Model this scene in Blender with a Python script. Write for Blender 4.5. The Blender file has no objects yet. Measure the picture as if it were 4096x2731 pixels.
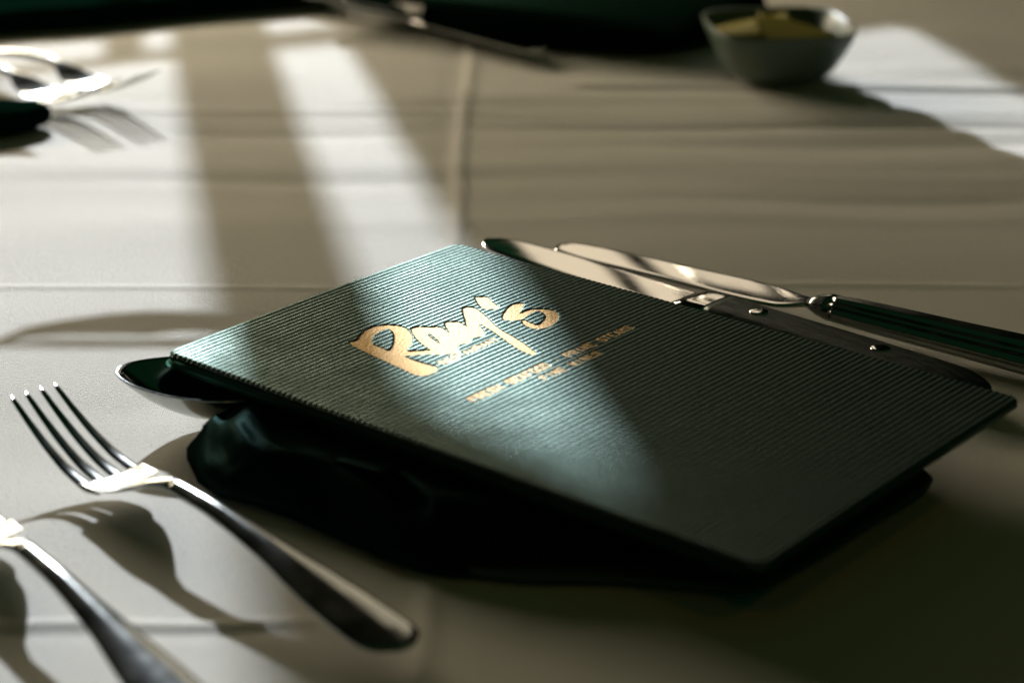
import bpy, math, random
import numpy as np
from mathutils import Vector, Matrix

S = bpy.context.scene
COL = S.collection
rng = np.random.default_rng(7)

# ------------------------------------------------------------------ camera
cam_d = bpy.data.cameras.new('camera'); cam = bpy.data.objects.new('camera', cam_d)
COL.objects.link(cam); S.camera = cam
cam.location = (0, 0, 0.272)
cam.rotation_euler = (math.radians(90 - 21.5), 0, 0)
cam_d.sensor_width = 36; cam_d.lens = 70.41
cam_d.clip_start = 0.02; cam_d.clip_end = 60
cam_d.dof.use_dof = True
cam_d.dof.focus_distance = 0.714
cam_d.dof.aperture_fstop = 7.2

# ------------------------------------------------------------------ world: the dim, greenish dark of the room
W = bpy.data.worlds.new('World'); S.world = W; W.use_nodes = True
bg = W.node_tree.nodes['Background']
bg.inputs[0].default_value = (0.12, 0.70, 0.26, 1); bg.inputs[1].default_value = 0.026

# ------------------------------------------------------------------ lamps
def lamp(name, kind, loc, energy, color, **kw):
    d = bpy.data.lights.new(name, kind); d.energy = energy; d.color = color
    for k, v in kw.items(): setattr(d, k, v)
    o = bpy.data.objects.new(name, d); o.location = loc; COL.objects.link(o); return o
# low sun, standing far off behind the window
lamp('sun_lamp', 'POINT', (-2.166, 11.532, 4.688), 9500, (0.93, 0.99, 1.08), shadow_soft_size=0.088)
# daylight of the window panes (two panes with a dark mullion between them)
WROT = math.atan2(0.485, 0.875)
def pane(name, s0, s1, z0, z1, rad, color):     # s runs along the window wall, from its post at x -0.35, y 2.0
    a = (s1 - s0) * (z1 - z0); s = (s0 + s1)/2
    o = lamp(name, 'AREA', (-0.35 + s*math.cos(WROT) + 0.03*math.sin(WROT), 2.0 + s*math.sin(WROT) - 0.03*math.cos(WROT), (z0 + z1)/2), rad * math.pi * a, color)
    o.data.shape = 'RECTANGLE'; o.data.size = s1 - s0; o.data.size_y = z1 - z0
    o.rotation_euler = (math.radians(-90), 0, WROT)
    return o
WC = (1.0, 0.84, 0.61)
# the small bright panes reflected in the knife blades, and the big panes on the left
pane('window_light', 0.400, 0.521, 0.36, 1.10, 0.90, WC)
pane('window_light', 0.558, 0.745, 0.36, 1.10, 0.90, WC)
pane('window_light', -0.90, 0.09, 0.325, 0.535, 18.5, WC)
# the room's warm bulb, seen only as small orange glints in the cutlery
lamp('ceiling_bulb', 'POINT', (0.55, -0.35, 1.35), 0.8, (1.0, 0.42, 0.10), shadow_soft_size=0.010)
lamp('ceiling_bulb', 'POINT', (-0.35, -0.55, 1.30), 0.8, (1.0, 0.42, 0.10), shadow_soft_size=0.010)

S.view_settings.view_transform = 'Standard'; S.view_settings.look = 'None'
S.view_settings.exposure = 0; S.view_settings.gamma = 1
S.cycles.use_denoising = True
S.cycles.max_bounces = 8; S.cycles.caustics_reflective = True

# ------------------------------------------------------------------ materials
def mat(name, base, rough=0.5, metal=0.0, spec=0.5, **kw):
    m = bpy.data.materials.new(name); m.use_nodes = True
    b = m.node_tree.nodes['Principled BSDF']
    b.inputs['Base Color'].default_value = (*base, 1); b.inputs['Roughness'].default_value = rough
    b.inputs['Metallic'].default_value = metal; b.inputs['Specular IOR Level'].default_value = spec
    for k, v in kw.items(): b.inputs[k].default_value = v
    return m
def nd(m, t, **kw):
    n = m.node_tree.nodes.new(t)
    for k, v in kw.items():
        if k.startswith('i_'): n.inputs[k[2:].replace('_', ' ')].default_value = v
        else: setattr(n, k, v)
    return n
def lk(m, a, b): m.node_tree.links.new(a, b)
def coord(m, scale=(1, 1, 1), rot=(0, 0, 0)):
    tc = nd(m, 'ShaderNodeTexCoord'); mp = nd(m, 'ShaderNodeMapping')
    mp.inputs['Scale'].default_value = scale; mp.inputs['Rotation'].default_value = rot
    lk(m, tc.outputs['Object'], mp.inputs[0]); return mp.outputs[0]
def add_bump(m, height, strength, dist, normal=None):
    b = nd(m, 'ShaderNodeBump'); b.inputs['Strength'].default_value = strength; b.inputs['Distance'].default_value = dist
    lk(m, height, b.inputs['Height'])
    if normal is not None: lk(m, normal, b.inputs['Normal'])
    return b.outputs['Normal']
def rough_noise(m, vec, scale, lo, hi, detail=4):
    n = nd(m, 'ShaderNodeTexNoise', i_Scale=scale, i_Detail=detail); lk(m, vec, n.inputs['Vector'])
    r = nd(m, 'ShaderNodeMapRange'); r.inputs['From Min'].default_value = 0.3; r.inputs['From Max'].default_value = 0.7
    r.inputs['To Min'].default_value = lo; r.inputs['To Max'].default_value = hi
    lk(m, n.outputs[0], r.inputs[0]); lk(m, r.outputs[0], m.node_tree.nodes['Principled BSDF'].inputs['Roughness'])

M = {}
# cream damask cloth with a fine weave and a soft satin sheen
m = M['cloth'] = mat('tablecloth_fabric', (0.70, 0.68, 0.61), 0.75, spec=0.12)
v = coord(m)
w1 = nd(m, 'ShaderNodeTexWave', i_Scale=420.0, i_Distortion=1.5, i_Detail=1.0); lk(m, v, w1.inputs['Vector'])
v2 = coord(m, rot=(0, 0, math.pi / 2))
w2 = nd(m, 'ShaderNodeTexWave', i_Scale=420.0, i_Distortion=1.5, i_Detail=1.0); lk(m, v2, w2.inputs['Vector'])
mx = nd(m, 'ShaderNodeMath', operation='MULTIPLY'); lk(m, w1.outputs['Fac'], mx.inputs[0]); lk(m, w2.outputs['Fac'], mx.inputs[1])
nz = nd(m, 'ShaderNodeTexNoise', i_Scale=1500.0, i_Detail=3.0); lk(m, coord(m, (0.6, 1, 1)), nz.inputs['Vector'])
n1 = add_bump(m, mx.outputs[0], 0.6, 0.0004)
n2 = add_bump(m, nz.outputs[0], 0.85, 0.0005, n1)
lk(m, n2, m.node_tree.nodes['Principled BSDF'].inputs['Normal'])
# black ribbed book cloth of the menu
def ribbed(name, base, gloss, lo, hi):
    # dark dyed book cloth with a wax finish: a matt body plus a green tinted sheen
    m = bpy.data.materials.new(name); m.use_nodes = True; m.node_tree.nodes.clear()
    df = nd(m, 'ShaderNodeBsdfDiffuse'); df.inputs['Color'].default_value = (*base, 1)
    gl = nd(m, 'ShaderNodeBsdfGlossy'); gl.inputs['Color'].default_value = (*gloss, 1)
    ad = nd(m, 'ShaderNodeAddShader'); out = nd(m, 'ShaderNodeOutputMaterial')
    lk(m, df.outputs[0], ad.inputs[0]); lk(m, gl.outputs[0], ad.inputs[1]); lk(m, ad.outputs[0], out.inputs['Surface'])
    v = coord(m)
    nz = nd(m, 'ShaderNodeTexNoise', i_Scale=700.0, i_Detail=4.0); lk(m, v, nz.inputs['Vector'])
    a = add_bump(m, nz.outputs[0], 0.5, 0.0003)
    lk(m, a, gl.inputs['Normal']); lk(m, a, df.inputs['Normal'])
    n2 = nd(m, 'ShaderNodeTexNoise', i_Scale=60.0, i_Detail=5.0); lk(m, v, n2.inputs['Vector'])
    r = nd(m, 'ShaderNodeMapRange'); r.inputs['From Min'].default_value = 0.3; r.inputs['From Max'].default_value = 0.7
    r.inputs['To Min'].default_value = lo; r.inputs['To Max'].default_value = hi
    lk(m, n2.outputs[0], r.inputs[0]); lk(m, r.outputs[0], gl.inputs['Roughness'])
    return m
M['cover'] = ribbed('black_ribbed_cover', (0.003, 0.013, 0.010), (0.083, 0.112, 0.099), 0.36, 0.52)
M['cover_plain'] = ribbed('black_cover_cloth', (0.0015, 0.010, 0.006), (0.010, 0.026, 0.018), 0.5, 0.65)
M['page'] = mat('black_card_page', (0.008, 0.012, 0.010), 0.7, spec=0.2)
m = M['foil'] = mat('gold_foil', (0.61, 0.405, 0.165), 0.62, metal=0.8, spec=0.4)
nz = nd(m, 'ShaderNodeTexNoise', i_Scale=950.0, i_Detail=4.0); lk(m, coord(m), nz.inputs['Vector'])
lk(m, add_bump(m, nz.outputs[0], 0.65, 0.0005), m.node_tree.nodes['Principled BSDF'].inputs['Normal'])
# dark napkin with a faint satin sheen
M['napkin'] = ribbed('black_napkin_fabric', (0.0008, 0.0045, 0.0030), (0.0034, 0.0068, 0.0062), 0.38, 0.48)
M['napkin_far'] = mat('matt_black_napkin_fabric', (0.0010, 0.0070, 0.0042), 0.9, spec=0.0)
M['napkin_lit'] = mat('lit_napkin_fabric', (0.060, 0.085, 0.065), 0.85, spec=0.0)  # lighter copy of the napkin fabric, window light put into its colour
# polished cutlery steel with fine scratches
def steel(name, base, lo, hi, bump=0.05):
    m = mat(name, base, 0.15, metal=1.0)
    v = coord(m, (60, 900, 900)); rough_noise(m, coord(m), 90.0, lo, hi)
    nz = nd(m, 'ShaderNodeTexNoise', i_Scale=1.0, i_Detail=4.0); lk(m, v, nz.inputs['Vector'])
    lk(m, add_bump(m, nz.outputs[0], bump, 0.0002), m.node_tree.nodes['Principled BSDF'].inputs['Normal'])
    return m
M['steel'] = steel('polished_steel', (0.38, 0.40, 0.38), 0.13, 0.22)
M['blade'] = steel('brushed_blade_steel', (0.80, 0.78, 0.75), 0.05, 0.09, 0.015)
m = M['wood'] = mat('black_handle_wood', (0.007, 0.011, 0.008), 0.36, spec=0.5, **{'Specular Tint': (0.7, 1.0, 0.85, 1)})
v = coord(m, (60, 420, 420)); nz = nd(m, 'ShaderNodeTexNoise', i_Scale=1.0, i_Detail=6.0); lk(m, v, nz.inputs['Vector'])
lk(m, add_bump(m, nz.outputs[0], 0.7, 0.0006), m.node_tree.nodes['Principled BSDF'].inputs['Normal'])
rough_noise(m, coord(m, (1, 3, 3)), 120.0, 0.28, 0.55)
M['ceramic'] = mat('glazed_stoneware', (0.10, 0.14, 0.105), 0.4, spec=0.5)
m = M['lemon'] = mat('lemon_flesh', (0.30, 0.26, 0.04), 0.55, **{'Subsurface Weight': 0.15, 'Subsurface Radius': (0.004, 0.003, 0.001), 'Subsurface Scale': 1.0})
M['rind'] = mat('lemon_rind', (0.26, 0.24, 0.04), 0.55)
M['glass'] = mat('clear_glass', (1, 1, 1), 0.0, **{'Transmission Weight': 1.0, 'IOR': 1.45})
M['floor'] = mat('dark_floor_boards', (0.012, 0.011, 0.007), 0.6)
M['wall'] = mat('dark_wall_paint', (0.03, 0.035, 0.028), 0.8)
M['frame'] = mat('painted_window_frame', (0.05, 0.05, 0.04), 0.6)
M['leaf'] = mat('leaf_green', (0.04, 0.08, 0.03), 0.5)
M['pot'] = mat('terracotta', (0.18, 0.09, 0.05), 0.8)

# ------------------------------------------------------------------ mesh helpers
def obj(name, verts, faces, material, parent=None, smooth=True):
    me = bpy.data.meshes.new(name); me.from_pydata([tuple(p) for p in verts], [], faces); me.update()
    o = bpy.data.objects.new(name, me); COL.objects.link(o)
    me.materials.append(material)
    if smooth: me.polygons.foreach_set('use_smooth', [True] * len(me.polygons))
    if parent: o.parent = parent
    return o
def fastmesh(name, V, Q, material, parent=None, smooth=True):
    me = bpy.data.meshes.new(name); n = len(V); f = len(Q)
    me.vertices.add(n); me.vertices.foreach_set('co', np.asarray(V, np.float32).ravel())
    me.loops.add(f * 4); me.loops.foreach_set('vertex_index', np.asarray(Q, np.int32).ravel())
    me.polygons.add(f); me.polygons.foreach_set('loop_start', np.arange(f, dtype=np.int32) * 4)
    me.polygons.foreach_set('loop_total', np.full(f, 4, np.int32))
    me.polygons.foreach_set('use_smooth', np.full(f, smooth))
    me.update(calc_edges=True); me.materials.append(material)
    o = bpy.data.objects.new(name, me); COL.objects.link(o)
    if parent: o.parent = parent
    return o
def tag(o, label, cat, group=None, kind=None):
    o['label'] = label; o['category'] = cat
    if group: o['group'] = group
    if kind: o['kind'] = kind
    return o
def empty(name, loc=(0, 0, 0), rz=0.0):
    o = bpy.data.objects.new(name, None); COL.objects.link(o)
    o.location = loc; o.rotation_euler = (0, 0, rz); o.empty_display_size = 0.02; return o
def copy_tree(o, parent=None):
    c = o.copy(); COL.objects.link(c); c.parent = parent
    for ch in [x for x in bpy.data.objects if x.parent == o]: copy_tree(ch, c)
    return c
def pchip(xs, ys, x):
    # smooth interpolation through key values
    xs = np.array(xs, float); ys = np.array(ys, float); x = np.atleast_1d(np.asarray(x, float))
    h = np.diff(xs); d = np.diff(ys) / h; mm = np.zeros_like(ys)
    for i in range(1, len(xs) - 1):
        if d[i-1] * d[i] > 0:
            w1 = 2*h[i] + h[i-1]; w2 = h[i] + 2*h[i-1]; mm[i] = (w1 + w2) / (w1 / d[i-1] + w2 / d[i])
    mm[0] = d[0]; mm[-1] = d[-1]
    i = np.clip(np.searchsorted(xs, x) - 1, 0, len(xs) - 2); t = (x - xs[i]) / h[i]
    return (2*t**3-3*t**2+1)*ys[i] + (t**3-2*t**2+t)*h[i]*mm[i] + (-2*t**3+3*t**2)*ys[i+1] + (t**3-t**2)*h[i]*mm[i+1]
def loft(name, rings, material, parent=None, caps=True, smooth=True):
    n = len(rings[0]); V = [p for r in rings for p in r]; F = []
    for i in range(len(rings) - 1):
        for j in range(n):
            k = (j + 1) % n; F.append((i*n+j, i*n+k, (i+1)*n+k, (i+1)*n+j))
    if caps: F.append(tuple(range(n-1, -1, -1))); F.append(tuple(range((len(rings)-1)*n, len(rings)*n)))
    return obj(name, V, F, material, parent, smooth)
def strip(name, xs, cy, hw, zc, ht, material, parent=None, n=18, p=2.4, dish=0.0, flute=0.0):
    """A bar along x: centre line cy/zc, half width hw, half thickness ht, superellipse section."""
    rings = []
    for x, c, a, z, b in zip(xs, cy, hw, zc, ht):
        r = []
        for k in range(n):
            t = 2*math.pi*k/n; ct, st = math.cos(t), math.sin(t)
            u = math.copysign(abs(ct)**(2/p), ct); w = math.copysign(abs(st)**(2/p), st)
            f = 1 + flute * math.cos(t * 10)
            r.append((x, c + a*u*f, z + b*w*f + dish*(a*u)**2))
        rings.append(r)
    return loft(name, rings, material, parent)
def superring(cx, cy, z, r, p, n=72, rot=0.0):
    out = []
    for k in range(n):
        t = 2*math.pi*k/n; ct, st = math.cos(t), math.sin(t)
        u = r*math.copysign(abs(ct)**(2/p), ct); w = r*math.copysign(abs(st)**(2/p), st)
        out.append((cx + u*math.cos(rot) - w*math.sin(rot), cy + u*math.sin(rot) + w*math.cos(rot), z))
    return out
def box_verts(x0, x1, y0, y1, z0, z1):
    V = [(x0,y0,z0),(x1,y0,z0),(x1,y1,z0),(x0,y1,z0),(x0,y0,z1),(x1,y0,z1),(x1,y1,z1),(x0,y1,z1)]
    F = [(3,2,1,0),(4,5,6,7),(0,1,5,4),(1,2,6,5),(2,3,7,6),(3,0,4,7)]
    return V, F
def smooth_noise(X, Y, comps):
    Z = np.zeros_like(X)
    for fx, fy, a, ph in comps: Z += a*np.sin(X*fx + Y*fy + ph)
    return Z

# ------------------------------------------------------------------ floor, wall, window
V, F = box_verts(-6, 6, -5, 8, -0.80, -0.76)
o = obj('floor', V, F, M['floor'], smooth=False); o['kind'] = 'structure'
WD = math.atan2(0.485, 0.875)          # the window wall runs 29 degrees off the camera's x axis
def wall_box(name, s0, s1, z0, z1, t0=0.0, t1=0.05, m='wall', parent=None):
    V, F = box_verts(s0, s1, t0, t1, z0, z1)
    o = obj(name, V, F, M[m], parent, smooth=False)
    if parent is None:
        o.location = (-0.35, 2.0, 0); o.rotation_euler = (0, 0, WD)
    return o
V = []; F = []
for (s0, s1, z0, z1) in [(-3.5, -0.9, -0.76, 2.8), (-0.9, 0.094, -0.76, 0.325), (-0.9, 0.420, 0.9801, 2.8), (0.094, 0.335, -0.76, 0.98), (0.420, 4.5, -0.76, 2.8), (0.335, 0.420, -0.76, 0.442)]:
    v, f = box_verts(s0, s1, 0.0, 0.012, z0, z1); k = len(V); V += v; F += [tuple(i + k for i in q) for q in f]
k = len(V)                                  # added sloping blocker above the second pane, keeps sun off the near cloth
prof_ = [(0.046, 0.9799), (0.0945, 0.9799), (0.0945, 0.670), (0.046, 0.632)]
V += [(s, 0.0, z) for s, z in prof_] + [(s, 0.010, z) for s, z in prof_]
F += [(k, k+3, k+2, k+1), (k+4, k+5, k+6, k+7)] + [(k+i, k+(i+1) % 4, k+4+(i+1) % 4, k+4+i) for i in range(4)]
o = obj('wall_window', V, F, M['wall'], smooth=False); o.location = (-0.35, 2.0, 0); o.rotation_euler = (0, 0, WD); o['kind'] = 'structure'
win = empty('window_frame', (-0.35, 2.0, 0.325), WD)
tag(win, 'dark painted window frame with slim mullions and a low transom behind the table', 'window frame')
def wf(name, s0, s1, z0, z1):
    V, F = box_verts(s0, s1, -0.002, 0.010, z0 - 0.325, z1 - 0.325); obj(name, V, F, M['frame'], win, smooth=False)
wf('mullion', -0.006, 0.047, 0.325, 0.98)
wf('mullion', -0.045, -0.026, 0.325, 0.3745)
wf('transom', -0.9, -0.0065, 0.375, 0.3815)
wf('transom', 0.0475, 0.0935, 0.3735, 0.3835)

# ------------------------------------------------------------------ tablecloth on the table
def axis(segs):
    out = []
    for a, b, st in segs: out += list(np.arange(a, b - 1e-9, st))
    out.append(segs[-1][1]); return np.array(out)
ax = axis([(-0.95, -0.40, 0.010), (-0.40, 0.42, 0.0019), (0.42, 1.02, 0.010)])
ay = axis([(-0.05, 0.40, 0.010), (0.40, 1.40, 0.0019), (1.40, 2.05, 0.010)])
X, Y = np.meshgrid(ax, ay)
def crease(d, w, h): return h*np.exp(-(d/w)**2)
def step(t): return 1/(1 + np.exp(-t))
Z = np.zeros_like(X)
lines = rng.uniform(0.42, 1.45, 46)
for y0 in lines:                       # long shallow wrinkles running across
    x0 = rng.uniform(-0.5, 0.5); ln = rng.uniform(0.05, 0.22); wdt = rng.uniform(0.004, 0.014)
    sl = rng.uniform(-0.10, 0.10); h = rng.uniform(-0.55, 0.6)*1e-3 * min(1, wdt/0.009)
    Z += h*np.exp(-((X - x0)/ln)**2)*np.exp(-((Y - y0 - sl*(X - x0) - 0.004*np.sin((X-x0)*18))/wdt)**2)
Z += smooth_noise(X, Y, [(9, 31, 4e-4, 0.4), (5, 47, 2.6e-4, 2.0), (-14, 66, 1.6e-4, 1.1), (27, 18, 2e-4, 3.3), (-31, 12, 1.6e-4, .8), (40, 90, 0.6e-4, 2.2)])
# pressed fold lines
Z += crease(X + 0.0245 + 0.0012*np.sin(Y*21), 0.0036, 0.8e-3) - crease(X + 0.033, 0.007, 0.3e-3)
Z += (crease(Y - 1.078, 0.0050, 1.1e-3) - crease(Y - 1.067, 0.006, 0.5e-3))*step((X - 0.033)/0.003)
Z += (crease(Y - 0.754 - 0.002*np.sin(X*17), 0.0028, 0.55e-3))
Z += (crease(Y - 0.4815 - 0.02*(X + 0.1) - 0.001*np.sin(X*90), 0.0022, 1.0e-3) - crease(Y - 0.476 - 0.02*(X + 0.1), 0.003, 0.3e-3))*step((-0.058 - X)/0.004)
Z += crease(Y - 0.995, 0.005, -0.8e-3)*step((X - 0.0)/0.02) + crease(Y - 1.02 + 0.05*X, 0.004, 0.5e-3)*step((-X)/0.02)
far_ = step((Y - 0.80)/0.03)
for y0, x0, ln, wd, hh in ((0.845, .16, .22, .012, 1.1), (0.875, .25, .20, .008, -1.0), (0.93, .14, .25, .014, 1.2), (0.965, .20, .16, .010, -1.3), (1.02, .22, .2, .013, 1.0), (0.90, -.12, .10, .010, -.9), (0.985, -.11, .06, .008, -1.0), (1.05, .0, .12, .012, .9), (1.10, .24, .14, .014, -1.0)):
    Z += hh*0.6e-3*np.exp(-((X - x0)/ln)**2 - ((Y - y0 - 0.03*(X - x0) - 0.004*np.sin(X*25))/wd)**2)
Z *= 1 + 0.7*far_
Z = Z - 0.0012 - 0.0010*far_
Z = np.minimum(Z, 0.0012)
# past the table's edge the cloth hangs down in soft folds
XX, YY = X.copy(), Y.copy()
for (A, lo, hi, other) in ((XX, -0.75, 0.80, Y), (YY, 0.12, 1.75, X)):
    over = np.maximum(A - hi, 0) + np.maximum(lo - A, 0)
    sg = np.where(A > hi, 1, -1); m_ = over > 0
    fold = 0.012*np.sin(other*38)*np.minimum(over*12, 1)
    A[m_] = np.where(A > hi, hi, lo)[m_] + (sg*(0.008*np.minimum(over*20, 1) + fold))[m_]
    Z[m_] -= over[m_]
ny, nx = X.shape
Vv = np.stack([XX, YY, Z], -1).reshape(-1, 3)
idx = np.arange(ny*nx).reshape(ny, nx)
Q = np.stack([idx[:-1, :-1], idx[:-1, 1:], idx[1:, 1:], idx[1:, :-1]], -1).reshape(-1, 4)
o = fastmesh('tablecloth', Vv, Q, M['cloth'])
tag(o, 'cream tablecloth with pressed fold lines and window sun patches covering the whole table', 'tablecloth')

# ------------------------------------------------------------------ the menu
# outlines of the hand-lettered logo, millimetres across and down the page
LOGO = [
  [(45.6,42.1),(47,43),(49.2,43.4),(51.8,41.4),(54.6,40.2),(58.1,39.2),(60.9,39),(63.5,39.8),(65.7,41.5),(66.9,43.7),(67.5,46.1),(67,48.6),(65.4,51.5),(63,54.9),(60.2,57.7),(56.5,60.2),(53.4,61.7),(51.6,62.6),(52.9,64.6),(55,66.3),(56.9,67.9),(57.9,69.4),(59.1,66.4),(60.4,62.6),(62,59.1),(64.5,55.1),(66.5,52),(68,50.6),(69.6,50.2),(71.5,51.2),(72.6,52.7),(72.8,54),(74.1,54.8),(75.5,56),(75.1,58.4),(73.8,61.5),(72.6,64),(71.5,66.2),(74.1,62.7),(76.3,59.8),(78.5,56.9),(79.9,55.8),(81.4,55.9),(83.2,57.6),(83.2,59.3),(82.1,62),(80.6,65),(80.9,65),(86.3,59.4),(91.8,53.7),(94.8,50.7),(96.5,51),(97.8,52.6),(96.7,55.5),(95,59.2),(92.6,63.7),(90.3,67.4),(87.5,72.9),(85.9,77.2),(85,80.8),(83,86.2),(81.4,90.4),(79.5,94.2),(78.5,96.7),(77.4,98),(76.5,98.1),(76.5,95.8),(77,92.6),(78.7,87.9),(80.7,82.7),(83.2,77.1),(85.2,72.5),(86.6,67.8),(87.8,64.4),(88.8,61.6),(86.5,64.5),(84,67.9),(82.3,70.6),(80.2,72.8),(78.3,73.6),(77.2,72.6),(76,71.7),(74.2,71.8),(72.8,73.2),(70.8,73.9),(69.6,73.2),(67.7,72.5),(66.4,72.4),(64.8,74.3),(62.4,76),(60.6,76.4),(60.5,76.2),(58.3,74.8),(56.1,72.5),(54.5,70.1),(52.5,68.5),(50.3,67),(48.6,64.9),(47.7,64.5),(47.9,65.6),(47.3,68.5),(47.2,71.4),(47.3,74.5),(47.6,77.7),(47.8,79.4),(47.3,80.9),(45.8,82),(43.7,82.4),(41.3,82.3),(39.5,81.6),(38.8,80.1),(39,77.4),(39.5,73.8),(40.2,70.3),(40.5,67.1),(41.1,63.4),(41.7,59.7),(42.2,55.8),(43.1,51.7),(43.7,48.7),(44.3,45.6)],
  [(49.2,49.1),(51.5,46.6),(54.4,44.6),(57.9,43.3),(60.9,43),(62.9,43.4),(63.3,45),(62.2,47.6),(59.5,50.7),(56.6,53.4),(53.1,56.1),(50.6,57.7),(48.9,58.6),(48,57.9),(48.1,56.1),(48.7,53.1),(48.8,51)],
  [(70,55.8),(69.9,56.9),(68.5,59.9),(67.2,63),(65.3,66.1),(63.7,68),(63.8,66.6),(64.9,63.3),(66.4,59.8),(67.7,57.4)],
  [(106.5,46.4),(107.8,47.5),(109.1,49.6),(107,52.6),(105.6,55.1),(104.8,57.5),(103.8,59.3),(102.4,59.8),(100.8,58.7),(99.4,57.4),(99.9,55),(102.4,51.3),(104.8,48.2)],
  [(96.5,67.6),(99.7,65.6),(103.1,63.9),(106.2,62.6),(109,61.7),(111.1,62.1),(112.4,63.7),(110.3,65),(106.5,67.2),(102.9,69.4),(103.7,69.5),(106.5,69.6),(109.6,70),(111.8,71.4),(113.1,73.4),(113.8,75.8),(112.9,78.2),(110.5,81.1),(107.6,83.2),(104.5,84.4),(101.1,85.1),(98.2,84.8),(96.4,83.9),(95.6,82.2),(95.7,79.5),(96.9,76.9),(98.9,74.5),(99.7,74.6),(99.2,76.4),(98.6,79),(98.6,81.4),(100.1,81.6),(102.9,80.8),(105.9,79.6),(108.3,77.6),(109.9,75.3),(110.6,72.8),(109.1,71.9),(106.9,71.7),(102.8,72.6),(99.9,73.2),(97.5,72.7),(96,71),(95.8,69.1)]]

FONT = {  # strokes on a 4 x 6 grid, y up
 'F': [[(0,0),(0,6),(4,6)],[(0,3),(3,3)]], 'R': [[(0,0),(0,6),(3,6),(4,5),(4,4),(3,3),(0,3)],[(2,3),(4,0)]],
 'E': [[(4,0),(0,0),(0,6),(4,6)],[(0,3),(3,3)]], 'S': [[(0,1),(1,0),(3,0),(4,1),(4,2),(3,3),(1,3),(0,4),(0,5),(1,6),(3,6),(4,5)]],
 'H': [[(0,0),(0,6)],[(4,0),(4,6)],[(0,3),(4,3)]], 'A': [[(0,0),(2,6),(4,0)],[(1,2),(3,2)]],
 'O': [[(1,0),(3,0),(4,1),(4,5),(3,6),(1,6),(0,5),(0,1),(1,0)]], 'D': [[(0,0),(0,6),(2,6),(4,4),(4,2),(2,0),(0,0)]],
 'P': [[(0,0),(0,6),(3,6),(4,5),(4,4),(3,3),(0,3)]], 'I': [[(2,0),(2,6)]], 'M': [[(0,0),(0,6),(2,2),(4,6),(4,0)]],
 'T': [[(2,0),(2,6)],[(0,6),(4,6)]], 'K': [[(0,0),(0,6)],[(4,6),(0,2.5)],[(1.5,3.6),(4,0)]], 'N': [[(0,0),(0,6),(4,0),(4,6)]],
 'W': [[(0,6),(1,0),(2,4),(3,0),(4,6)]], 'U': [[(0,6),(0,1),(1,0),(3,0),(4,1),(4,6)]], '.': [[(1.6,3),(2.4,3)]], ' ': []}
def raster_polys(polys, U, Vg):
    ins = np.zeros(U.shape, bool)
    for P in polys:
        P = np.array(P, float)
        for _ in range(2):                                  # round the corners a little
            Qn = np.roll(P, -1, 0); P = np.stack([0.75*P + 0.25*Qn, 0.25*P + 0.75*Qn], 1).reshape(-1, 2)
        x0, y0 = P.min(0) - 1; x1, y1 = P.max(0) + 1
        i0, i1 = np.searchsorted(U[0], [x0, x1]); j0, j1 = np.searchsorted(Vg[:, 0], [y0, y1])
        u = U[j0:j1, i0:i1]; v = Vg[j0:j1, i0:i1]; c = np.zeros(u.shape, bool)
        for a, b in zip(P, np.roll(P, -1, 0)):
            cond = (a[1] > v) != (b[1] > v)
            with np.errstate(divide='ignore', invalid='ignore'):
                xi = (b[0]-a[0])*(v-a[1])/(b[1]-a[1] + 1e-12) + a[0]
            c ^= cond & (u < xi)
        ins[j0:j1, i0:i1] ^= c
    return ins
def raster_text(text, u0, u1, vbase, h, wdt, U, Vg):
    ins = np.zeros(U.shape, bool); adv = (u1 - u0)/len(text); cw = adv*0.66
    for k, ch in enumerate(text):
        for line in FONT[ch]:
            P = [(u0 + k*adv + x/4*cw, vbase - y/6*h) for x, y in line]
            for a, b in zip(P[:-1], P[1:]):
                x0, x1 = min(a[0], b[0]) - 1, max(a[0], b[0]) + 1; y0, y1 = min(a[1], b[1]) - 1, max(a[1], b[1]) + 1
                i0, i1 = np.searchsorted(U[0], [x0, x1]); j0, j1 = np.searchsorted(Vg[:, 0], [y0, y1])
                u = U[j0:j1, i0:i1]; v = Vg[j0:j1, i0:i1]; dx, dy = b[0]-a[0], b[1]-a[1]; L2 = dx*dx+dy*dy
                t = np.clip(((u-a[0])*dx + (v-a[1])*dy)/L2, 0, 1)
                ins[j0:j1, i0:i1] |= np.hypot(u-a[0]-t*dx, v-a[1]-t*dy) < wdt/2
    return ins
MW, MH, PITCH = 149.0, 239.5, 2.36     # millimetres: width, height, rib spacing
MENU_RZ = math.radians(50.1)
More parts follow.
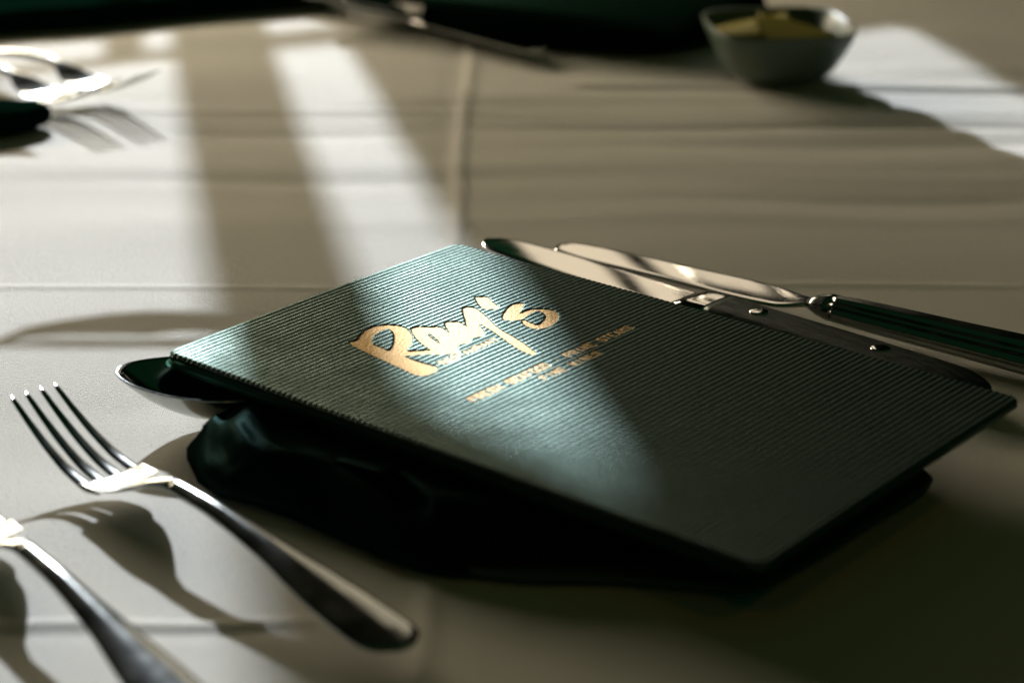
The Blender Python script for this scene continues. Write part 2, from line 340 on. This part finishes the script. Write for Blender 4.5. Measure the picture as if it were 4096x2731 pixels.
# menu space: u runs across the page (world direction 50 deg), v down the page
MENU_Z = 0.0222
menu = empty('menu', (-0.1170, 0.6250, 0.0), MENU_RZ)
tag(menu, 'black ribbed restaurant menu with gold Ray\'s lettering lying across the napkin in front', 'menu')
def m2l(u, v, z): return (u*1e-3, -v*1e-3, z)              # menu mm -> local metres
def raster_near(m):
    s = m.copy()
    for _ in range(3): s = s | np.roll(s, 1, 0) | np.roll(s, -1, 0) | np.roll(s, 1, 1) | np.roll(s, -1, 1)
    return s
def ribbed_cover():
    st = 0.27
    us = np.linspace(0, MW, int(MW/st)); vs = np.linspace(0, MH, int(MH/st))
    U, Vg = np.meshgrid(us, vs)
    big = raster_polys(LOGO, U, Vg)
    big = big | np.roll(big, 1, 0) | np.roll(big, -1, 0) | np.roll(big, 1, 1) | np.roll(big, -1, 1)
    small1 = raster_text('RESTAURANT', 51.0, 80.5, 80.6, 2.7, 0.74, U, Vg)
    tagl = raster_text('FRESH SEAFOOD . PRIME STEAKS', 34.5, 119.0, 108.6, 3.3, 0.86, U, Vg) | raster_text('FINE WINES', 62.4, 92.8, 114.9, 3.3, 0.86, U, Vg)
    mask = big | small1 | tagl
    soft = mask.astype(float)
    for _ in range(2):
        soft = (soft + np.roll(soft, 1, 0) + np.roll(soft, -1, 0) + np.roll(soft, 1, 1) + np.roll(soft, -1, 1))/5
    near = np.clip(soft*1.8, 0, 1)
    ph = (Vg/PITCH + 0.012*np.sin(U*0.11) + 0.02*np.sin(Vg*0.07 + U*0.03))
    rib = np.abs(np.cos(math.pi*ph))**0.9*0.25
    thread = 0.04*np.sin(2*math.pi*(U/0.95 + 0.35*ph))*np.abs(np.cos(math.pi*ph))
    rib = rib + thread + rng.normal(0, 0.010, U.shape)
    fl = np.where(raster_near(big), -0.20, 0.03)
    H = rib*(1 - near) + (fl + rng.normal(0, 0.014, U.shape))*near
    # the board is a little bowed and its edges roll over
    e = np.minimum(np.minimum(U, MW - U), np.minimum(Vg, MH - Vg))
    H -= np.where(e < 1.4, (1.4 - e)**2*0.55, 0)
    H += -0.9*((U/MW - 0.5)*2)**2*0.6 + 0.5
    # round the four corners
    R = 4.5; PU, PV = U.copy(), Vg.copy()
    for cu, cv, su, sv in ((R, R, -1, -1), (MW-R, R, 1, -1), (R, MH-R, -1, 1), (MW-R, MH-R, 1, 1)):
        du, dv = (U - cu)*su, (Vg - cv)*sv; mm = (du > 0) & (dv > 0)
        mxv = np.maximum(du, dv); ln = np.hypot(du, dv) + 1e-9; f = mxv/ln
        PU[mm] = (cu + su*du*f)[mm]; PV[mm] = (cv + sv*dv*f)[mm]
    V3 = np.stack([PU*1e-3, -PV*1e-3, MENU_Z + H*1e-3], -1).reshape(-1, 3)
    nv, nu = U.shape; idx = np.arange(nv*nu).reshape(nv, nu)
    Q = np.stack([idx[:-1, :-1], idx[1:, :-1], idx[1:, 1:], idx[:-1, 1:]], -1)
    fm = mask[:-1, :-1] & mask[1:, 1:] | mask[1:, :-1] & mask[:-1, 1:]
    cell_v = Vg[:-1, :-1]
    def sub(name, sel, material, extra=None):
        q = Q[sel].reshape(-1, 4); used = np.unique(q); remap = np.zeros(V3.shape[0], np.int64); remap[used] = np.arange(len(used))
        vv = V3[used]; qq = remap[q]
        if extra is not None:
            base = len(vv); vv = np.concatenate([vv, extra[0]]); qq = np.concatenate([qq, extra[1](remap, base)])
        return fastmesh(name, vv, qq, material, menu)
    # skirt down the board's edge
    per = np.concatenate([idx[0, :], idx[1:, -1], idx[-1, -2::-1], idx[-2:0:-1, 0]])
    low = V3[per].copy(); cen = np.array([MW*5e-4, -MH*5e-4, 0]); low[:, 2] = MENU_Z - 0.0024
    def ex(remap, base):
        a = remap[per]; b = np.roll(a, -1); c = base + np.roll(np.arange(len(per)), -1); d = base + np.arange(len(per))
        return np.stack([a, d, c, b], -1)
    sub('front_cover', ~fm, M['cover'], (low, ex))
    big_c = fm & big[:-1, :-1] | fm & big[1:, 1:]
    sub('logo_lettering', big_c, M['foil'])
    sub('subtitle_lettering', fm & ~big_c & (cell_v < 90), M['foil'])
    sub('tagline_lettering', fm & ~big_c & (cell_v >= 90), M['foil'])
ribbed_cover()
def slab(name, u0, u1, v0, v1, z0, z1, r, material, parent, bevel=0.0008, n=8):
    def ring(ins, z):
        out = []; rr = max(r - ins, 0.5)
        for cu, cv, a0 in ((u1-r, v0+r, -90), (u1-r, v1-r, 0), (u0+r, v1-r, 90), (u0+r, v0+r, 180)):
            for k in range(n + 1):
                a = math.radians(a0 + 90*k/n); out.append((cu + rr*math.cos(a), cv + rr*math.sin(a), z))
        return [m2l(*p) for p in out]
    b = bevel
    return loft(name, [ring(b*1e3, z0), ring(0, z0 + b), ring(0, z1 - b), ring(b*1e3, z1)], material, parent)
slab('page_insert', 3.0, MW-3, 3.0, MH-3, 0.0192, 0.0197, 3, M['page'], menu, 0.0002)
slab('back_cover', -1.8, MW-0.6, -1.2, MH-2.5, 0.0172, 0.0190, 6, M['cover_plain'], menu, 0.0011)
# the cloth spine joining the two covers down the left edge
rings = []
for v in np.linspace(6, MH-6, 40):
    rings.append([m2l(-0.3 - 1.3*math.cos(a), v, 0.0190 + 0.0017*math.sin(a)) for a in np.linspace(-math.pi/2, math.pi/2, 9)] + [m2l(1.2, v, 0.0204), m2l(1.2, v, 0.0168)])
loft('spine', rings, M['cover_plain'], menu)

# ------------------------------------------------------------------ napkin under the menu
def cloth_pad(name, outline, h, parent, seed, edge=0.0055, wav=0.0012, m_='napkin', slope=0.0):
    P = np.array(outline, float)
    for _ in range(2 if not slope else 1):
        Qn = np.roll(P, -1, 0); P = np.stack([0.8*P + 0.2*Qn, 0.2*P + 0.8*Qn], 1).reshape(-1, 2)
    if slope:                                              # more points, so that the creases can run across the edge
        P = np.concatenate([[a + (b_ - a)*f for f in (0, .25, .5, .75)] for a, b_ in zip(P, np.roll(P, -1, 0))])
    c = P.mean(0); rg = np.random.default_rng(seed); ph = rg.uniform(0, 6, 6)
    rings = []
    def off(d, z, wv=0.0):
        D = P - c; L = np.linalg.norm(D, axis=1, keepdims=True); Pn = c + D*(1 - d/L)
        zz = z + wv*(0.5*np.sin(Pn[:, 0]*60 + ph[0]) + 0.5*np.sin(Pn[:, 1]*75 + ph[1] + Pn[:, 0]*30))
        return [(x, y, q) for (x, y), q in zip(Pn, zz)]
    rings.append(off(edge*0.5, 0.0008)); 
    for k in range(9):
        a = -math.pi/2 + math.pi*k/8
        rings.append(off(edge*(1 - math.cos(a)), h/2 + 0.0005 + (h/2)*math.sin(a)*1.0))
    if slope:                                              # a loosely rolled edge: the cloth climbs slowly to its ridge
        rings = [off(edge*0.5, 0.0008)]
        for k in range(14):
            t = k/13; D = 0.0 if k < 1 else slope*t
            ring = off(D, 0.0015 + (h - 0.001)*math.sin(math.pi/2*t)**0.75)
            w = math.sin(math.pi*min(t, 0.98))*0.0022                # creases running along the roll and down its face
            rings.append([(x, y, q + w*(math.sin((x*0.77 - y*0.64)*150 + 9*t) + 0.7*math.sin((x + y)*210 + 5*t + 1) )*0.6) for x, y, q in ring])
    for k in range(1 if not slope else 3, 10):
        f = k/10; D = P - c; Pn = c + D*(1 - f)*0.97
        zz = h + 0.0005 + wav*min(1, k/2)*(0.6*np.sin(Pn[:, 0]*55 + Pn[:, 1]*20 + ph[2]) + 0.4*np.sin(Pn[:, 1]*80 + ph[3]) - 0.9)
        rings.append([(x, y, q) for (x, y), q in zip(Pn, zz)])
    return loft(name, rings, M[m_], parent)
nap = empty('napkin', (0.0, 0.56, 0.0))
tag(nap, 'dark folded cloth napkin lying on the tablecloth underneath the gold lettered menu', 'napkin', 'black cloth napkins')
def rel(pts, c): return [(x - c[0], y - c[1]) for x, y in pts]
cloth_pad('top_fold', rel([(-0.083, 0.604), (-0.1025, 0.602), (-0.1065, 0.590), (-0.096, 0.560), (-0.072, 0.546), (-0.0536, 0.530), (-0.035, 0.514), (-0.022, 0.505), (0.010, 0.507), (0.045, 0.512), (0.075, 0.545), (0.108, 0.580), (0.09, 0.598), (0.03, 0.604), (-0.05, 0.604)], (0, 0.56)), 0.0160, nap, 3, edge=0.0060, wav=0.0030, slope=0.024)
cloth_pad('lower_fold', rel([(-0.028, 0.512), (0.0, 0.502), (0.03, 0.502), (0.066, 0.494), (0.086, 0.512), (0.108, 0.538), (0.134, 0.566), (0.126, 0.580), (0.10, 0.58), (0.04, 0.54)], (0, 0.56)), 0.0030, nap, 5, edge=0.0015, wav=0.0006, m_='napkin_lit')

# a hemmed corner of the napkin turned back over the roll
V = []; F = []
for i in range(19):
    t = i/18; x0, y0 = -0.100 + 0.062*t, 0.592 - 0.050*t
    for j in range(9):
        s = j/8; x = x0 + 0.030*s*(1 - 0.3*t); y = y0 + 0.016*s + 0.006*math.sin(3*t)*s
        z = 0.0085 + 0.0072*math.sin(math.pi/2*s)**0.8 + 0.0007*math.sin(9*t + 2*s)
        V += [(x, y - 0.56, z + 0.0012), (x, y - 0.56, z)]
for i in range(18):
    for j in range(8):
        k = 2*(i*9 + j); F += [(k, k+2, k+20, k+18), (k+1, k+19, k+21, k+3)]
    k = 2*i*9; F.append((k, k+18, k+19, k+1)); k += 16; F.append((k, k+1, k+19, k+18))
for j in range(8):
    k = 2*j; F.append((k, k+1, k+3, k+2)); k += 324; F.append((k, k+2, k+3, k+1))
obj('turned_corner', V, F, M['napkin'], nap)

# ------------------------------------------------------------------ dinner forks
def make_fork():
    f = empty('dinner_fork'); K = 1.02
    kx = [0, .004, .010, .030, .060, .090, .105, .114, .119, .125, .132, .1435]
    kw = [.0030, .0078, .0094, .0086, .0052, .0033, .0030, .0042, .0068, .0096, .0111, .0114]
    kz = [.0068, .0068, .0070, .0090, .0128, .0150, .0150, .0136, .0116, .0082, .0056, .0046]
    kt = [.0008, .0013, .0018, .0021, .0023, .0024, .0021, .0017, .0012, .0010, .0009, .0008]
    def part(name, a, b, n, dish=0.0):
        xs = np.linspace(a, b, n)
        return strip(name, xs*K, [0]*n, pchip(kx, kw, xs), pchip(kx, kz, xs), pchip(kx, kt, xs), M['steel'], f, n=24, p=1.6, dish=dish)
    part('handle', 0, .1060, 60)
    part('head', .1060, .1410, 34, dish=15.0)
    for c0, c1 in ((-.0091, -.0078), (-.0031, -.0027), (.0031, .0027), (.0091, .0078)):
        xs = np.linspace(.1335, .1855, 26); t = (xs - .1335)/.052
        hw = (0.0025 - 0.0016*t)*np.where(t > .97, np.sqrt(np.maximum(1 - ((t-.97)/.03)**2, 0.02)), 1)*np.minimum(1, 0.2 + t*9)
        zc = pchip([.1335, .1385, .150, .162, .174, .1855], [.0043, .0042, .0054, .0090, .0143, .0205], xs) + 15.0*(c0**2)*(1 - t) - 0.0004*(1 - t)**3
        strip('tine', xs*K, c0 + (c1 - c0)*t, hw, zc, (0.0009 - 0.0005*t)*np.minimum(1, 0.1 + t*6), M['steel'], f, n=10)
    return f
fork = make_fork()
fork.location = (-0.0274, 0.4560, 0.0); fork.rotation_euler = (0, 0, math.radians(132.3))
tag(fork, 'steel dinner fork lying whole beside the dark napkin, four tines pointing up left', 'fork', 'dinner forks')
f2 = copy_tree(fork); f2.location = (-0.0691, 0.4103, 0.0); f2.rotation_euler = (0, 0, math.radians(127.7))
tag(f2, 'steel fork cut off by the bottom left corner, nearest the camera', 'fork', 'dinner forks')
f3 = copy_tree(fork); f3.location = (-0.337, 1.1365, 0.0); f3.rotation_euler = (0, 0, math.radians(-38))
tag(f3, 'blurred fork in the sun at far left, tines reaching furthest right', 'fork', 'dinner forks')
f4 = copy_tree(fork); f4.location = (-0.3595, 1.110, 0.0); f4.rotation_euler = (0, 0, math.radians(-35.5))
tag(f4, 'blurred fork in the sun at the left edge, the lower of the far pair', 'fork', 'dinner forks')

# ------------------------------------------------------------------ spoon
sp = empty('spoon', (-0.1322, 0.6210, 0.0), math.radians(-2))
tag(sp, 'shiny spoon with its bowl sticking out from under the menu corner', 'spoon')
def spoon_bowl():
    a, b, dep, rim = 0.0335, 0.0205, 0.0130, 0.0154
    n = 64; rs = [0.02, .12, .25, .38, .5, .62, .73, .82, .9, .96, 1.0]
    def pt(r, t, off):
        x = a*(1 - r*math.cos(t)); egg = 1 + 0.16*math.cos(t)*-1
        y = b*r*math.sin(t)*egg
        z = rim - dep*(1 - r**2.3) + 0.0022*(math.cos(t)*r)**2*(1 if math.cos(t) > 0 else 0.4)
        return (x, y, z - off)
    rings = [[pt(r, 2*math.pi*k/n, 0) for k in range(n)] for r in rs]
    rings += [[(p[0] + (p[0]-a)*0.018, p[1]*1.018, p[2] - .0004) for p in rings[-1]]]
    rings += [[pt(r, 2*math.pi*k/n, 0.0011) for k in range(n)] for r in rs[::-1]]
    loft('bowl', rings, M['steel'], sp)
spoon_bowl()
xs = np.linspace(0.0635, 0.195, 40)
strip('handle', xs, [0]*40, pchip([.0635, .07, .09, .14, .185, .195], [.005, .0034, .003, .0045, .0075, .003], xs), pchip([.0635, .075, .10, .15, .195], [.0135, .0120, .0080, .0040, .0045], xs), pchip([.0635, .09, .195], [.0012, .0018, .0010], xs), M['steel'], sp)

# ------------------------------------------------------------------ steak knife
def rot_strip_tilt(o, deg): o.rotation_euler = (math.radians(deg), 0, 0)
sk = empty('steak_knife', (0.1612, 0.6253, 0.0), math.radians(136.4))
tag(sk, 'steak knife with black riveted handle lying against the far edge of the menu', 'knife')
xs = np.concatenate([np.linspace(0, .012, 10), np.linspace(.014, .1155, 40)])
hw = pchip([0, .002, .006, .014, .04, .08, .1155], [.0040, .0066, .0088, .0102, .0096, .0092, .0094], xs)
cy = pchip([0, .02, .06, .1155], [0.0012, 0.0012, 0, 0], xs)
ht = pchip([0, .004, .014, .03, .1155], [.0016, .0030, .0046, .0050, .0048], xs)
hd = strip('handle', xs, cy, hw, np.full(len(xs), .0060), ht, M['wood'], sk, n=28, p=5.5)
for rx in (.0973, .0440):
    rings = [[(rx + r*math.cos(t), -0.0008 + r*math.sin(t), z) for t in np.linspace(0, 2*math.pi, 24, endpoint=False)] for r, z in ((.0036, .0100), (.0036, .01112), (.0033, .01125), (.0012, .0113))]
    loft('rivet', rings, M['blade'], hd)
xs = np.linspace(.1156, .1325, 16)
strip('bolster', xs, [0]*16, pchip([.1156, .125, .1325], [.0095, .0098, .0094], xs), np.full(16, .0060), pchip([.1156, .125, .1325], [.0048, .0044, .0018], xs), M['blade'], sk, n=28, p=5)
xs = np.linspace(.1315, .2365, 60)
far = pchip([.1315, .16, .195, .222, .232, .2365], [-.0092, -.0092, -.0092, -.0078, -.0052, -.0010], xs)
nearw = pchip([.1315, .16, .195, .222, .232, .2365], [.0094, .0104, .0110, .0100, .0076, .0030], xs)
bl = strip('blade', xs, (far + nearw)/2, np.maximum((nearw - far)/2, .0004), np.full(60, .0066), np.full(60, .0009), M['blade'], sk, n=20, p=6)

# ------------------------------------------------------------------ table knives
def make_table_knife():
    k = empty('table_knife')
    xs = np.linspace(0, .1015, 50)
    strip('handle', xs, [0]*50, pchip([0, .004, .015, .05, .09, .1015], [.0040, .0075, .0086, .0076, .0062, .0056], xs), np.full(50, .0078),
          pchip([0, .004, .015, .05, .09, .1015], [.0030, .0055, .0066, .0060, .0054, .0050], xs), M['steel'], k, n=80, p=2.0, flute=0.055)
    xs = np.array([.1013, .1022, .1035, .1048, .106, .108, .110, .1122])
    strip('bolster', xs, [0]*8, np.array([.0054, .0058, .0059, .0058, .0052, .0050, .0042, .0034]), np.full(8, .0078), np.array([.0049, .0051, .0052, .0050, .0045, .0042, .0032, .0020]), M['steel'], k, n=28, p=2.0)
    xs = np.linspace(.1115, .2315, 70)
    a = pchip([.1115, .118, .128, .145, .175, .210, .225, .2298, .2315], [-.0034, -.0046, -.0075, -.0092, -.0094, -.0094, -.0082, -.0055, -.0018], xs)
    b = pchip([.1115, .116, .122, .132, .175, .210, .225, .2298, .2315], [.0034, .0075, .0112, .0115, .0088, .0082, .0066, .0044, .0010], xs)
    strip('blade', xs, (a + b)/2, np.maximum((b - a)/2, .0004), pchip([.1115, .13, .2315], [.0078, .0072, .0050], xs), np.full(70, .0009), M['blade'], k, n=20, p=6)
    return k
tk = make_table_knife()
tk.location = (0.2016, 0.6423, 0.0); tk.rotation_euler = (0, 0, math.radians(142.2))
tag(tk, 'silver table knife with fluted handle lying beyond the black handled steak knife', 'knife', 'silver table knives')
tk2 = copy_tree(tk); tk2.location = (-0.1446, 1.2963, 0.0); tk2.rotation_euler = (0, 0, math.radians(-45.2))
tag(tk2, 'blurred silver table knife at the far place setting, in front of the far menu', 'knife', 'silver table knives')

# ------------------------------------------------------------------ small bowl with lemon
bw = empty('sauce_bowl', (0.1475, 1.096, 0.0), 0)
tag(bw, 'small squarish grey green bowl holding lemon wedges on the far side of the table', 'bowl')
prof = [(.012, .0012), (.0260, .0012), (.0285, .0030), (.0325, .010), (.0355, .020), (.0395, .030), (.0412, .0365), (.0408, .0374), (.0396, .0368), (.0372, .030), (.033, .020), (.027, .011), (.018, .0075), (.004, .007)]
loft('bowl_body', [superring(0, 0, z*0.80 + .0002, r*.965, 2.0 + 1.9*min(1, z/.02), rot=math.radians(6)) for r, z in prof], M['ceramic'], bw)
def wedge(loc, rz, tilt, roll, label):
    w = empty('lemon_wedge', loc, 0); w.rotation_euler = (roll, tilt, rz)
    a, b = .024, .0145
    V = []; F = []; n, mth = 16, 8
    for i in range(n + 1):                               # rind: a slice of the lemon's skin
        p_ = -math.pi/2 + math.pi*i/n
        for j in range(mth + 1):
            t = math.radians(35 + 110*j/mth); r = b*math.cos(p_)**0.8 if 0 < i < n else 0.0006
            V.append((a*math.sin(p_)*1.0, r*math.cos(t), -r*math.sin(t)))
    for i in range(n):
        for j in range(mth):
            k = i*(mth+1)+j; F.append((k, k+1, k+mth+2, k+mth+1))
    obj('rind', V, F, M['rind'], w)
    V2 = []; F2 = []
    for i in range(n + 1):
        p_ = -math.pi/2 + math.pi*i/n; r = b*0.97*math.cos(p_)**0.8 if 0 < i < n else 0.0006
        V2 += [(a*.97*math.sin(p_), r*math.cos(math.radians(35)), -r*math.sin(math.radians(35))), (a*.97*math.sin(p_), 0, 0.0006), (a*.97*math.sin(p_), r*math.cos(math.radians(145)), -r*math.sin(math.radians(145)))]
    for i in range(n):
        k = 3*i; F2 += [(k, k+1, k+4, k+3), (k+1, k+2, k+5, k+4)]
    obj('flesh', V2, F2, M['lemon'], w)
    tag(w, label, 'lemon wedge', 'lemon wedges in the bowl')
wedge((0.155, 1.078, 0.0335), math.radians(-35), 0.12, 0.25, 'yellow lemon wedge leaning on the front rim of the small bowl')
wedge((0.132, 1.098, 0.0305), math.radians(25), -0.1, -0.3, 'darker lemon wedge lying deeper at the left of the small bowl')

# ------------------------------------------------------------------ far place setting
fm = empty('menu', (0.0955, 1.125, 0.0), math.radians(63))
tag(fm, 'blurred black menu lying at the far place setting beyond the menu in front', 'menu')
MWb = 150
def slab2(name, u0, u1, v0, v1, z0, z1, m_): slab(name, u0, u1, v0, v1, z0, z1, 5, m_, fm, 0.0009)
# its long edge runs back to the left, its short edge to the right
slab2('back_cover', 0, 150, -240, 0, 0.0165, 0.0190, M['cover_plain'])
slab2('front_cover', 0.5, 149, -239, -0.5, 0.0196, 0.0222, M['cover_plain'])
fn = empty('napkin', (0.06, 1.23, 0.0))
tag(fn, 'dark napkin lying beneath the blurred menu of the far place setting', 'napkin', 'black cloth napkins')
cloth_pad('folded_cloth', rel([(-0.06, 1.215), (-0.03, 1.180), (0.035, 1.150), (0.085, 1.140), (0.120, 1.165), (0.165, 1.235), (0.14, 1.29), (0.03, 1.31), (-0.04, 1.27)], (0.06, 1.23)), 0.0150, fn, 9, m_='napkin_far')
bn = empty('napkin', (-0.33, 1.34, 0.0))
tag(bn, 'black cloth napkin spread flat at the far left corner of the table', 'napkin', 'black cloth napkins')
cloth_pad('folded_cloth', rel([(-0.52, 1.13), (-0.36, 1.172), (-0.300, 1.208), (-0.262, 1.218), (-0.215, 1.243), (-0.165, 1.262), (-0.09, 1.300), (-0.12, 1.50), (-0.52, 1.48)], (-0.33, 1.34)), 0.012, bn, 12, edge=0.004, m_='napkin_far')

ln = empty('napkin', (-0.30, 0.97, 0.0))
tag(ln, 'dark pointed napkin fold at the left edge, its shape also standing in for shadow', 'napkin', 'black cloth napkins')
cloth_pad('folded_cloth', rel([(-0.231, 0.999), (-0.246, 0.970), (-0.33, 0.925), (-0.37, 0.975), (-0.275, 1.012)], (-0.30, 0.97)), 0.010, ln, 21, edge=0.004, m_='napkin_far')  # dark pad also fills in a patch that is part shadow

# wine glass standing behind the bowl
wg = empty('wine_glass', (0.143, 1.235, 0.0))
tag(wg, 'clear stemmed wine glass standing just behind the small bowl of lemon', 'wine glass')
def lathe(name, prof, m_, parent, n=48):
    return loft(name, [[(r*math.cos(2*math.pi*k/n), r*math.sin(2*math.pi*k/n), z) for k in range(n)] for r, z in prof], m_, parent)
lathe('foot', [(.0005, .0015), (.034, .0015), (.035, .0022), (.034, .0030), (.012, .0050), (.0046, .0100)], M['glass'], wg)
lathe('stem', [(.0045, .0101), (.0037, .02), (.0034, .05), (.0040, .085), (.0050, .0895)], M['glass'], wg)
lathe('cup', [(.0040, .090), (.020, .098), (.034, .118), (.039, .145), (.035, .185), (.031, .215), (.0300, .2155), (.0290, .215), (.0335, .184), (.0375, .145), (.0325, .119), (.018, .1005), (.0008, .0945)], M['glass'], wg)

# unseen plant, added so its leaves throw shadow bands on the left cloth
pl = empty('shadow_plant', (-0.52, 1.02, 0.0))
tag(pl, 'unseen potted plant added at the left to cast leaf shadows on the tablecloth', 'plant')
lathe('pot', [(.001, .0015), (.040, .0015), (.052, .115), (.055, .115), (.055, .130), (.047, .130), (.040, .112), (.001, .112)], M['pot'], pl)
def leaf(pts, w, tw=0.0):
    V = []; F = []; n = 24
    P = [Vector(p) for p in pts]
    for i in range(n + 1):
        t = i/n; a = P[0].lerp(P[1], t); b = P[1].lerp(P[2], t); c = P[2].lerp(P[3], t); p = a.lerp(b, t).lerp(b.lerp(c, t), t)
        ww = w*math.sin(math.pi*min(1, 0.08 + t*0.92))**0.7
        for dz in (0.0, -0.0008):
            V += [(p.x, p.y, p.z - ww + dz), (p.x + 0.2*ww, p.y + 0.3*ww, p.z + 0.1*ww + dz), (p.x, p.y, p.z + ww + dz)]
    for i in range(n):
        k = 6*i
        for a, b in ((0, 1), (1, 2), (4, 3), (5, 4), (2, 5), (3, 0)): F.append((k+a, k+b, k+b+6, k+a+6))
    obj('leaf', V, F, M['leaf'], pl)
def flat_leaf(pairs, z, arch):
    # a level leaf, outline traced back from the shadow it casts: each pair is its near edge and far edge in table coordinates
    V = []; F = []
    for i, (x0, y0, x1, y1) in enumerate(pairs):
        zz = z + arch*math.sin(math.pi*i/(len(pairs)-1)); x0 += .52; x1 += .52; y0 -= 1.02; y1 -= 1.02
        V += [(x0, y0, zz), ((x0+x1)/2, (y0+y1)/2, zz - .0008), (x1, y1, zz), (x0, y0, zz + .0006), ((x0+x1)/2, (y0+y1)/2, zz - .0002), (x1, y1, zz + .0006)]
    n = len(pairs)
    for i in range(n - 1):
        k = 6*i
        for a, b_ in ((0, 1), (1, 2), (4, 3), (5, 4), (2, 5), (3, 0)): F.append((k+a, k+b_, k+b_+6, k+a+6))
    F += [(0, 3, 4, 1), (1, 4, 5, 2)]; k = 6*(n-1); F += [(k, k+1, k+4, k+3), (k+1, k+2, k+5, k+4)]
    obj('leaf', V, F, M['leaf'], pl)
flat_leaf([(-.50, 1.01, -.50, 1.014), (-.40, .985, -.40, .992), (-0.2719, 0.9728, -0.2729, 0.9762), (-0.2431, 0.9826, -0.2441, 0.9865), (-0.2351, 0.9887, -0.2372, 0.998), (-0.2213, 0.9913, -0.2244, 1.0062), (-0.2054, 0.9913, -0.2094, 1.0126), (-0.1917, 0.9909, -0.1959, 1.0154), (-0.1804, 0.9949, -0.1836, 1.0154), (-0.1709, 0.9953, -0.1735, 1.014), (-0.1561, 0.9926, -0.1583, 1.0098), (-0.143, 0.9891, -0.1448, 1.0062), (-0.1333, 0.9878, -0.1346, 1.0012), (-0.1236, 0.9856, -0.1237, 0.9874)], .125, 0.0)
flat_leaf([(-.50, 1.10, -.50, 1.104), (-.40, 1.150, -.40, 1.158), (-0.3215, 1.1676, -0.3256, 1.1827), (-0.3025, 1.1661, -0.3072, 1.1851), (-0.2905, 1.1684, -0.2943, 1.1843), (-0.2822, 1.1684, -0.2855, 1.1827), (-0.2769, 1.1676, -0.2791, 1.1774), (-0.2722, 1.1661, -0.2727, 1.1684)], .10, 0.0)
flat_leaf([(-.50, 1.03, -.50, 1.034), (-.40, 1.01, -.40, 1.016), (-0.2747, 0.9909, -0.2754, 0.9934), (-0.2466, 1.0027, -0.2473, 1.0053), (-0.2308, 1.0018, -0.2322, 1.0083), (-0.215, 1.001, -0.2165, 1.0087), (-0.1993, 1.001, -0.2006, 1.0083), (-0.1837, 1.001, -0.185, 1.0096), (-0.1682, 1.0018, -0.1692, 1.0096), (-0.1559, 1.0036, -0.1565, 1.0087), (-0.1434, 1.0044, -0.1436, 1.0066)], .135, 0.0)
leaf([(0, 0, .112), (-.05, .05, .20), (-.10, .05, .22), (-.16, .05, .16)], .010)
leaf([(0, 0, .112), (-.03, -.05, .24), (-.06, -.08, .22), (-.10, -.12, .16)], .010)
